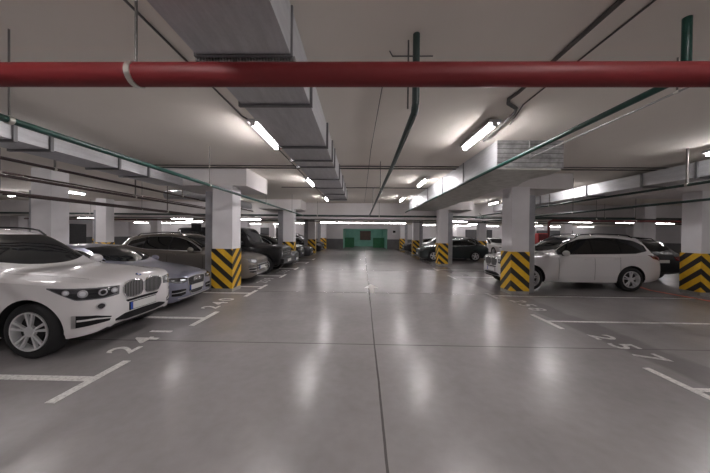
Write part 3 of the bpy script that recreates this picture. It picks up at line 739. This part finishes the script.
column(10.07, 8.15, .75, .5, 1, 3.1, 'striped column at the right edge of the view, beside the black SUV', cap=(9.3, 12.2, 8.15, 9.9, 3.1), pier=False)
column(9.85, 22.5, .6, .5, 1, 2.86, 'outer striped column on the right, standing at the tail of the dark sedan', pier=False)
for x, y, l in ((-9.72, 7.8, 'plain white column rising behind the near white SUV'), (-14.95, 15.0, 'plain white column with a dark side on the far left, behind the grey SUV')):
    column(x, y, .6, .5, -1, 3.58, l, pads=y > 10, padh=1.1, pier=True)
column(15.7, 15.2, .6, .6, 1, 3.58, 'white column in the next row, above the tail of the side-on white SUV', padh=1.1, pier=False)
for x, y, l in ((-17.5, 22.2, 'white column far back on the left, above the roof of the brown grey SUV'), (-9.9, 22.2, 'white column far back on the left, right of the brown grey SUV window'),
                (-24.3, 18.3, 'white column far back at the left edge, above the near white SUV roof'), (-22.4, 22.2, 'striped white column far back on the left, beside the dark shutter'), (16.8, 22.5, 'pale column far back above the bonnet of the side-on white SUV'),
                (-9.9, 29.2, 'far white column beyond the parked black off-roader'), (10., 29.8, 'white column against the back wall on the right')):
    column(x, y, .6, .5, 1 if x > 0 else -1, 2.86, l, padh=1.1, pier=False)

# ducts
def duct(name, label, x0, x1, y0, y1, z0, z1, flanges, fl=.035, side=None, endm=None, wrap=None):
    t = empty(name, ((x0+x1)/2, y0, z0), 0, label=label, cat='air duct'); w = (x1-x0)/2; h = z1-z0; ln = y1-y0
    bm = bmesh.new(); box(bm, -w, w, .0, ln, 0, h); fin('duct_body', bm, M['galv'], t)
    for fy, k in flanges:
        bm = bmesh.new(); a = fy-y0; f = fl*k
        for b in ((-w-f, -w, -f, h), (w, w+f, -f, h), (-w, w, -f, 0)): box(bm, b[0], b[1], a-.025*k, a+.025*k, b[2], b[3])
        fin('flange', bm, M['flange'], t)
    if endm:
        bm = bmesh.new(); box(bm, -w+.01, w-.01, -.012, 0, .01, h-.01); fin('end_panel', bm, M['rib'], t)
    return t
big_duct = duct('air_duct', 'large galvanised air duct with dark flanges running along the ceiling left of centre', -1.38, -.59, -1., 12.2, 3.2, CEIL-.001, [(2.24, .45), (3.1, .8), (4.6, .9), (5.45, .8), (5.97, .8), (7.3, .8), (8.7, .8), (10., .8), (11.6, .8)])
bm = bmesh.new()
for i in range(34): box(bm, -1.40+i*.025, -1.40+i*.025+.014, 2.26, 2.30, 3.165, 3.20)
box(bm, -1.41, -.56, 2.29, 2.31, 3.155, 3.2)
strip = fin('toothed_rail', bm, M['steel'], big_duct, label='toothed steel rail under the near joint'); strip.location = -big_duct.location
d2 = duct('air_duct', 'boxy galvanised duct over the right side of the aisle with a ribbed end face', 2.68, 3.99, 5.4, 14.9, 3.06, CEIL-.001, [(7.1, .5), (8.9, .5), (10.8, .5), (12.8, .5)], endm=True)
bm = bmesh.new(); rnd = random.Random(3)
def sheet(bm, x0, x1, y0, y1, z, n=22):
    vs = []
    for i in range(n+1):
        y = y0+(y1-y0)*i/n; xe = x1+rnd.uniform(-.12, .12)
        vs.append([bm.verts.new((x0, y, z)), bm.verts.new(((x0+xe)/2, y, z-rnd.uniform(.0, .02))), bm.verts.new((xe, y, z-rnd.uniform(.01, .03))),
                   bm.verts.new((xe, y, z+.02)), bm.verts.new((x0, y, z+.02))])
    for a, b in zip(vs, vs[1:]):
        for k in range(5): bm.faces.new((a[k], a[(k+1) % 5], b[(k+1) % 5], b[k]))
    bm.faces.new(vs[0]); bm.faces.new(vs[-1])
sheet(bm, -.66, .68, 0.01, 9.4, -.022)
fin('insulation_wrap', bm, M['foil'], d2, 30, label='ragged foil insulation under the duct')
duct('air_duct', 'galvanised duct above the left bays behind the green pipe', -5.5, -4.86, 1., 7.3, 2.99, 3.25, [(3.7, .9), (4.15, .9), (5.35, .9), (6.1, .9)])
duct('air_duct', 'slim galvanised duct above the right bays', 7.9, 8.5, 6.2, 16.2, 3.14, 3.5, [(6.5, 1), (7.75, .9), (9.6, .9), (12., .9), (14., .9)])
t = empty('air_duct', (-6.3, 9.9, 3.0), label='short round-elbowed duct piece beside the top of the first left column', cat='air duct')
bm = bmesh.new(); tube(bm, [(-.9, 0, .1), (.2, 0, .1), (.5, .2, .1), (.55, .9, .1), (.55, 4, .1)], .16, 16); fin('duct_body', bm, M['galv'], t, 40)

# pipes
def pipe(name, label, pts, r, m, cat='pipe', rods=(), rodx=0, coll=(), rr=.008, extra=None, group=None, n=14):
    p0 = Vector(pts[0]); t = empty(name, p0, label=label, cat=cat, group=group)
    bm = bmesh.new(); tube(bm, [Vector(p)-p0 for p in pts], r, n); fin('pipe_run', bm, M[m], t, 40)
    for q in rods:
        q = Vector(q); top = q.copy(); top.z = (CEIL if q.y < 16.4 else 2.86); bm = bmesh.new()
        tube(bm, [q-p0+Vector((0, 0, r)), top-p0], rr, 8); fin('hanger_rod', bm, M['rod'], t, 40)
        d = (Vector(pts[1])-p0).normalized(); bm = bmesh.new()
        tube(bm, [q-p0-d*.02, q-p0+d*.02], r+.008, n); fin('pipe_clamp', bm, M['clamp'], t, 40)
    return t
rp = pipe('sprinkler_pipe', 'thick red fire main crossing overhead from side to side', [(-9, 1.96, 2.87), (12, 1.96, 2.87)], .08, 'red', rods=[(-5.6, 1.96, 2.87), (-1.655, 1.96, 2.87), (5.6, 1.96, 2.87)], rr=.009, n=32)
pipe('green_pipe', 'slim green pipe running back along the tops of the left columns', [(-3.3, -1, 2.755), (-3.3, 15.6, 2.755)], .033, 'green', rods=[(-3.3, 2.48, 2.755), (-3.3, 5.85, 2.755), (-3.3, 9.4, 2.755), (-3.3, 13, 2.755)])
pipe('green_pipe', 'dark green pipe over the middle of the aisle that turns up into the ceiling', [(.51, 2.56, CEIL), (.51, 2.56, 2.95), (.51, 2.62, 2.89), (.51, 4.2, 2.82), (.51, 15.6, 2.74)], .032, 'darkgreen', rods=[(.51, 7, 2.80), (.51, 11, 2.77)])
bm = bmesh.new(); tube(bm, [(0, 0, 0), (0, 0, .66)], .008, 8); o = fin('hanger_rod', bm, M['rod'], None, 40, label='thin threaded rod beside the rising end of the middle green pipe', cat='rod'); o.location = (.45, 2.64, CEIL-.66)
pipe('green_pipe', 'green pipe along the lower edge of the boxy right hand duct', [(2.78, 2.38, CEIL), (2.78, 2.38, 3.17), (2.78, 2.44, 3.11), (2.78, 3.6, 3.115), (2.61, 5.2, 3.03), (2.6, 15.6, 3.0)], .032, 'green', rods=[(2.6, 9., 3.015), (2.6, 12.5, 3.005)])
pipe('steel_pipe', 'thin bright steel pipe beside the right hand green pipe', [(3.3, 2.0, 3.24), (3.3, 5.36, 3.24), (3.3, 5.36, 3.59)], .011, 'steel', rods=[(3.3, 2.9, 3.24)])
pipe('cross_pipe', 'grey green pipe crossing the whole hall below the far ceiling beam', [(-22, 15.75, 2.77), (26, 15.75, 2.77)], .055, 'darkgreen', rods=[(-16, 15.75, 2.77), (-8, 15.75, 2.77), (-2.5, 15.75, 2.77), (1.1, 15.75, 2.77), (8.7, 15.75, 2.77), (14, 15.75, 2.77)])
for z, y1, l, rd in ((2.93, 15, 'topmost of three brown pipes above the left bays', (5.2, 9.)), (2.64, 15.2, 'middle one of three brown pipes above the left bays', (4.3, 7.1, 11.)), (2.36, 15.4, 'lowest of three brown pipes above the left bays', (8.3, 12.))):
    pipe('brown_pipe', l, [(-6., -1, z), (-6., y1, z)], .028, 'brownpipe', rods=[(-6., y, z) for y in rd], rr=.016)
for x, z, l in ((-8.2, 3.05, 'thin brown pipe high over the left cars, behind the other three'), (-8.2, 2.55, 'thin brown pipe low over the left cars, behind the other three')):
    pipe('brown_pipe', l, [(x, 1, z), (x, 15.4, z)], .024, 'brownpipe', rods=[(x, 6, z), (x, 10, z)])
pipe('dark_pipe', 'dark green pipe above the right bays, the upper of two', [(6.9, 1, 2.83), (6.9, 15.4, 2.83)], .03, 'darkgreen', rods=[(6.9, 5.85, 2.83), (6.9, 10, 2.83)], rr=.02)
pipe('dark_pipe', 'dark green pipe above the right bays, the lower of two', [(6.9, 1, 2.48), (6.9, 15.4, 2.48)], .028, 'darkgreen', rods=[(6.9, 8.9, 2.48), (6.9, 12.5, 2.48)])
pipe('steel_pipe', 'bright thin pipe slanting above the side-on white SUV', [(9.7, 9.8, 2.74), (6.4, 14.2, 2.62), (6.4, 14.6, 2.9)], .022, 'steel')
pipe('red_pipe', 'dark red pipe above the roof of the side-on white SUV, dropping beside its windscreen', [(26, 13., 2.46), (9.15, 13., 2.46), (8.96, 13., 2.38), (8.96, 13., .9)], .05, 'darkred', rods=[(13, 13, 2.46)])
pipe('red_pipe', 'thin dark red pipe crossing the left hall far back', [(-22, 17.3, 2.5), (-8, 17.3, 2.5)], .035, 'darkred', rods=[(-20, 17.3, 2.5), (-14.5, 17.3, 2.5), (-9, 17.3, 2.5)])
for i, (y, z, m) in enumerate(((14.2, 2.62, 'darkgreen'), (17.6, 2.66, 'darkgreen'), (18.9, 2.6, 'cable'))):
    pipe('cross_pipe', ['green crosswise pipe over the right bays, just above the red one', 'crosswise pipe right behind the far ceiling beam', 'dark crosswise tray pipe farther behind the far ceiling beam'][i], [(6 if i == 0 else -20, y, z), (27, y, z)], .04, m, rods=[(q, y, z) for q in (8.5, 12.2, 18.5, 24.)])
# overhead cable runs on the ceiling
def run(label, pts, r, name='cable_run', cat='cable'):
    p0 = Vector(pts[0]); bm = bmesh.new(); tube(bm, [Vector(p)-p0 for p in pts], r, 8); o = fin(name, bm, M['cable'], None, 40, label=label, cat=cat); o.location = p0; return o
run('thin ceiling cable leading to the left row of lamps', [(-1.92, -.5, 3.58), (-1.9, 4.3, 3.58), (-1.83, 4.5, 3.585), (-1.83, 14, 3.585)], .011)
run('thick bundle of ceiling cables on the right that kinks before the lamp', [(2.03, -.5, 3.575), (2.03, 3.55, 3.575), (2.0, 3.72, 3.575), (2.06, 3.85, 3.575), (2.26, 4.0, 3.575), (2.32, 4.15, 3.575), (2.36, 4.6, 3.575), (2.4, 5.35, 3.575)], .022)
run('thin ceiling cable just right of the thick bundle', [(2.3, -.5, 3.585), (2.3, 3.9, 3.585), (2.5, 4.6, 3.585)], .009)
run('hairline ceiling cable over the middle of the aisle', [(.27, 3.0, 3.59), (.22, 6, 3.59), (.25, 15.8, 3.59)], .006)
run('upper of two conduits crossing the ceiling', [(-6.3, 7.45, 3.585), (14, 7.45, 3.583)], .014, 'conduit', 'conduit')
run('lower of two conduits crossing the ceiling', [(-6.3, 7.68, 3.578), (14, 7.68, 3.578)], .018, 'conduit', 'conduit')
run('conduit crossing the ceiling midway to the far beam', [(-3.2, 10.9, 3.585), (2.7, 10.9, 3.585)], .016, 'conduit', 'conduit')
run('small bracket conduit on the ceiling by the rising middle pipe', [(.28, 2.75, 3.57), (.32, 2.85, 3.585), (.74, 2.85, 3.585)], .006, 'conduit', 'conduit')

# ceiling lamps
def lamp(x, y, z, label, along=True, ln=1.2, m='tube', group=None, top=CEIL):
    t = empty('ceiling_lamp', (x, y, z), 0 if along else PI/2, label=label, cat='lamp', group=group)
    bm = bmesh.new(); box(bm, -.095, .095, -ln/2-.03, ln/2+.03, .026, .075, .008); fin('housing', bm, M['lamp_body'], t)
    bm = bmesh.new(); tube(bm, [(0, -ln/2, 0), (0, ln/2, 0)], .032, 12); fin('tube', bm, M[m], t, 40)
    for s in (-1, 1):
        bm = bmesh.new(); box(bm, -.04, .04, s*(ln/2+.012)-.014, s*(ln/2+.012)+.014, -.035, .035); fin('end_cap', bm, M['lamp_body'], t)
        bm = bmesh.new(); tube(bm, [(0, s*ln*.35, .07), (0, s*ln*.35, top-z)], .006, 6); fin('bracket', bm, M['rod'], t)
    return t
for k, y in enumerate((-3.9, .4, 4.95, 9.3, 13.7)):
    nm = ['behind the camera', 'just above the camera', 'nearest in view', 'second in view', 'farthest']
    lamp(-1.75, y, 3.48, 'tube lamp of the left row along the big duct, '+nm[k])
    lamp(2.12, y, 3.48, 'tube lamp of the right row along the boxy duct, '+nm[k])
for k, y in enumerate((-2.8, .9, 5.3, 10.4, 14.8)):
    nm = ['behind the camera', 'level with the red main', 'nearest in view', 'second in view', 'farthest']
    lamp(7.25, y, 3.46, 'tube lamp above the right bays beside the slim duct, '+nm[k], ln=1.0)
    lamp(-7.1, y, 3.5, 'tube lamp above the left bays behind the brown pipes, '+nm[k], ln=1.0)
for k, (x, y) in enumerate(((-13.5, 6.), (-13.5, 11.), (14.5, 6), (14.5, 11), (-20, 8), (21, 8))):
    lamp(x if k != 1 else -12.6, y if k != 1 else 11.5, 3.4, ['near tube lamp in the hall beyond the left bays', 'far tube lamp in the hall beyond the left bays', 'near tube lamp in the hall beyond the right bays', 'far tube lamp in the hall beyond the right bays', 'outermost tube lamp in the left hall', 'outermost tube lamp in the right hall'][k], ln=1.2)
for k, x in enumerate(np.linspace(-2.9, 3.4, 5)):
    lamp(x, 24.6, 2.74, 'tube lamp in the bright crosswise row beyond the far beam', False, 1.45, 'tube_far', 'crosswise lamps beyond the far beam', top=2.86)
far = [(-18.2, 27.5, 'added fill lamp close to the back wall in the far left hall'), (-10.6, 23.2, 'added fill lamp in the left hall over the roof of the brown grey SUV'), (17.5, 27.5, 'added fill lamp close to the back wall in the far right hall'), (10.8, 25., 'added fill lamp between the dark sedan and the small white car'), (-8.2, 20., 'crosswise lamp above the dark cars beyond the second left column'), (-5.7, 26, 'crosswise lamp far back above the third left column'), (-13., 19.5, 'crosswise lamp in the far left hall, nearer one'), (-15.5, 25, 'crosswise lamp in the far left hall over the shutter'), (-20.5, 20., 'crosswise lamp in the far left hall near its outer wall'),  # leading entries are fill lamps added to brighten the far halls
       (7.2, 20.4, 'crosswise lamp above the dark green-black sedan'), (12.8, 21, 'crosswise lamp above the small white car'), (15.4, 19.2, 'crosswise lamp above the bonnet of the side-on white SUV'), (19., 19.6, 'crosswise lamp above the roof of the side-on white SUV'), (22.5, 20.5, 'crosswise lamp near the outer right wall'), (7., 28.2, 'crosswise lamp close to the right back wall')]
lamp(-16.5, 13, 3.42, 'crosswise lamp at the left edge above the near white SUV roof', False, 1.6)
for x in (-24., -21., -14.6, -11.6, -8.6): lamp(x, 29.2, 2.72, 'one of the fill lamps added to brighten the left back wall', False, 1.6, 'tube_far', 'added fill lamps along the left back wall', top=2.86)  # added fill row that lifts the dark left back wall
for x in (11., 14., 21., 24.): lamp(x, 29.2, 2.72, 'one of the fill lamps added to brighten the right back wall', False, 1.6, 'tube_far', 'added fill lamps along the right back wall', top=2.86)  # matching fill row added to light the right back wall
for x, y, l in far: lamp(x, y, 2.72, l, False, 1.6, 'tube_far', top=2.86)
lamp(.6, 34.3, 2.6, 'lamp inside the green lobby', False, 1.5, 'tube_far', top=2.86)

# ------------------------------------------------------------------ floor markings
def flat(name, polys, label, m='paint', cat='floor marking', group=None, h=.004):
    xs = [p for P in polys for p in P]; ox, oy = sum(p[0] for p in xs)/len(xs), sum(p[1] for p in xs)/len(xs)
    bm = bmesh.new()
    for P in polys:
        lo = [bm.verts.new((x-ox, y-oy, 0)) for x, y in P]; hi = [bm.verts.new((x-ox, y-oy, h)) for x, y in P]
        bm.faces.new(hi); bm.faces.new(lo[::-1]); n = len(P)
        for i in range(n): bm.faces.new((lo[i], lo[(i+1) % n], hi[(i+1) % n], hi[i]))
    o = fin(name, bm, M[m], None, label=label, cat=cat, group=group); o.location = (ox, oy, .0005); return o
def tee(x, y, xe, label, ext=.45, w=.1, m='paint', ww=.05):
    s = 1 if xe > x else -1
    return flat('bay_line', [[(x-w/2, y-ext), (x+w/2, y-ext), (x+w/2, y+ext), (x-w/2, y+ext)], [(x+s*w/2, y-ww), (xe, y-ww), (xe, y+ww), (x+s*w/2, y+ww)]], label, m)
for y, l, e in ((3.07, 'T-shaped white bay line nearest the camera on the left, below the near white SUV', .45), (5.34, 'T-shaped white bay line between the near white SUV and the silver blue sedan', .45), (7.62, 'T-shaped white bay line just in front of the first left striped column', .4), (8.55, 'T-shaped bay line just behind the first left striped column', .35), (10.8, 'T-shaped bay line between the brown grey SUV and the black off-roader', .4), (13.1, 'T-shaped bay line beyond the black off-roader', .4), (15.8, 'T-shaped bay line behind the second left striped column', .4), (18.0, 'T-shaped bay line beyond the black SUV on the left', .4)):
    tee(-3.08, y, -8.3, l, e)
for y, l, e, m in ((3.1, 'white bay line at the lower right edge of the view', .5, 'paint'), (5.5, 'long white bay line before number 257 on the right', .45, 'paint'), (7.75, 'worn bay line just in front of the right striped column', .3, 'worn'), (11.1, 'bay line beyond the side-on white SUV', .45, 'worn'), (13.4, 'bay line beside the empty right bay', .45, 'worn')):
    tee(3.77, y, 9.6, l, e, m=m, w=.09, ww=.035)
# orange line in front of the right column
flat('orange_line', [[(9.33, 8.9), (9.46, 8.9), (9.66, 6.4), (9.5, 6.4)]], 'orange red line on the floor before the right edge column', 'orange')
flat('orange_line', [[(10.2, 10.9), (10.3, 10.8), (9.46, 8.9), (9.33, 8.9)]], 'faint orange line running under the tail of the side-on white SUV', 'orange')
# arrow
flat('floor_arrow', [[(.31, 7.85), (.45, 7.85), (.45, 8.7), (.31, 8.7)], [(.15, 8.6), (.61, 8.6), (.38, 9.3)]], 'white arrow pointing away down the middle of the aisle')

def number(txt, x, y, rz, h, label, m='paint', wd=1., sp=1.15):
    t = empty('bay_number', (x, y, .0005), rz, label=label, cat='painted number')
    k = 0
    for i, ch in enumerate(txt):
        cu = bpy.data.curves.new('digit', 'FONT'); cu.body = ch; cu.size = 1.; cu.extrude = .002; cu.offset = .012; cu.align_x = 'CENTER'
        o = bpy.data.objects.new('tmp', cu); C.objects.link(o)
        dg = bpy.context.evaluated_depsgraph_get(); dg.update()
        me = bpy.data.meshes.new_from_object(o.evaluated_get(dg)); bpy.data.objects.remove(o); bpy.data.curves.remove(cu)
        me.transform(Matrix.Diagonal((h*1.38*wd, h*1.38, 1, 1))); me.transform(Matrix.Translation(((i-1)*.37, -h/2, .002)))
        me.materials.clear(); link('digit', me, M[m], t)
    return t
number('241', -3.43, 4.22, PI/2, .38, 'white number 241 painted in front of the near white SUV')
number('240', -3.43, 6.5, PI/2, .38, 'white number 240 painted in front of the silver blue sedan')
number('239', -3.43, 9.75, PI/2, .38, 'worn number 239 painted in front of the brown grey SUV', 'worn')
number('238', -3.43, 12.0, PI/2, .38, 'worn number 238 painted in front of the black off-roader', 'worn')
number('257', 4.18, 4.3, -PI/2, .38, 'white number 257 painted before the empty bay at the lower right', 'worn')
number('258', 4.18, 6.75, -PI/2, .38, 'worn number 258 painted farther back on the right, before the striped column', 'worn')

# ------------------------------------------------------------------ small fittings
t = empty('fire_cabinet', (8.55, 12.9, 0), label='red fire cabinet beside the windscreen of the side-on white SUV', cat='fire cabinet')
bm = bmesh.new(); box(bm, -.22, .22, -.12, .12, 1.15, 1.85, .01); fin('cabinet_box', bm, M['extred'], t)
bm = bmesh.new(); box(bm, -.19, .19, -.135, -.12, 1.19, 1.81, .004); dd = fin('door', bm, M['darkred'], t)
bm = bmesh.new(); box(bm, .13, .16, -.16, -.135, 1.45, 1.55); fin('handle', bm, M['steel'], dd)
bm = bmesh.new(); box(bm, -.03, .03, -.03, .03, 0, 1.15); fin('stand', bm, M['darkred'], t)
t = empty('junction_box', (-4.86, 7.93, 1.85), label='black box fixed beside the first left striped column', cat='box')
bm = bmesh.new(); box(bm, -.12, .12, -.06, .06, -.1, .12, .015); fin('box_body', bm, M['plastic'], t)
bm = bmesh.new(); tube(bm, [(.1, .05, .0), (.2, .12, .0)], .012, 8); fin('arm', bm, M['plastic'], t)
t = empty('hanging_sign', (-21.2, 21.9, 2.45), label='small blue hanging sign in the far left hall', cat='sign')
bm = bmesh.new(); box(bm, -.35, .35, -.02, .02, -.2, .2); fin('panel', bm, M['sign_blue'], t)
bm = bmesh.new(); box(bm, -.2, .2, -.03, -.02, -.03, .03); box(bm, -.2, -.1, -.03, -.02, -.1, .1); fin('sign_arrow', bm, M['sign_white'], t)
bm = bmesh.new(); tube(bm, [(-.25, 0, .2), (-.25, 0, .41)], .01, 6); tube(bm, [(.25, 0, .2), (.25, 0, .41)], .01, 6); fin('hanger', bm, M['rod'], t)
t = empty('wall_sign', (3.9, 30.97, 1.95), label='white notice on the back wall right of the green lobby', cat='sign')
bm = bmesh.new(); box(bm, -.22, .22, -.02, .02, -.3, .3); fin('panel', bm, M['sign_white'], t)
bm = bmesh.new(); box(bm, -.15, .15, -.03, -.02, -.05, .2); fin('sign_print', bm, M['plastic'], t)

# ------------------------------------------------------------------ camera, world, view
cam = bpy.data.cameras.new('camera'); co = bpy.data.objects.new('camera', cam); C.objects.link(co)
cam.sensor_width = 36; cam.sensor_fit = 'HORIZONTAL'; cam.lens = 270*36/710; cam.clip_start = .05
co.location = (0, 0, 1.72)
co.matrix_world = Matrix.Translation((0, 0, 1.72)) @ Matrix.Rotation(.0185, 4, 'Z') @ Matrix.Rotation(PI/2-.0093, 4, 'X') @ Matrix.Rotation(.0105, 4, 'Z')
sc = bpy.context.scene; sc.camera = co
w = bpy.data.worlds.new('world'); sc.world = w; w.use_nodes = True
w.node_tree.nodes['Background'].inputs[0].default_value = (.5, .48, .5, 1); w.node_tree.nodes['Background'].inputs[1].default_value = .02
vs = sc.view_settings; vs.view_transform = 'Standard'; vs.look = 'None'; vs.gamma = 1; vs.use_curve_mapping = False; vs.exposure = .3
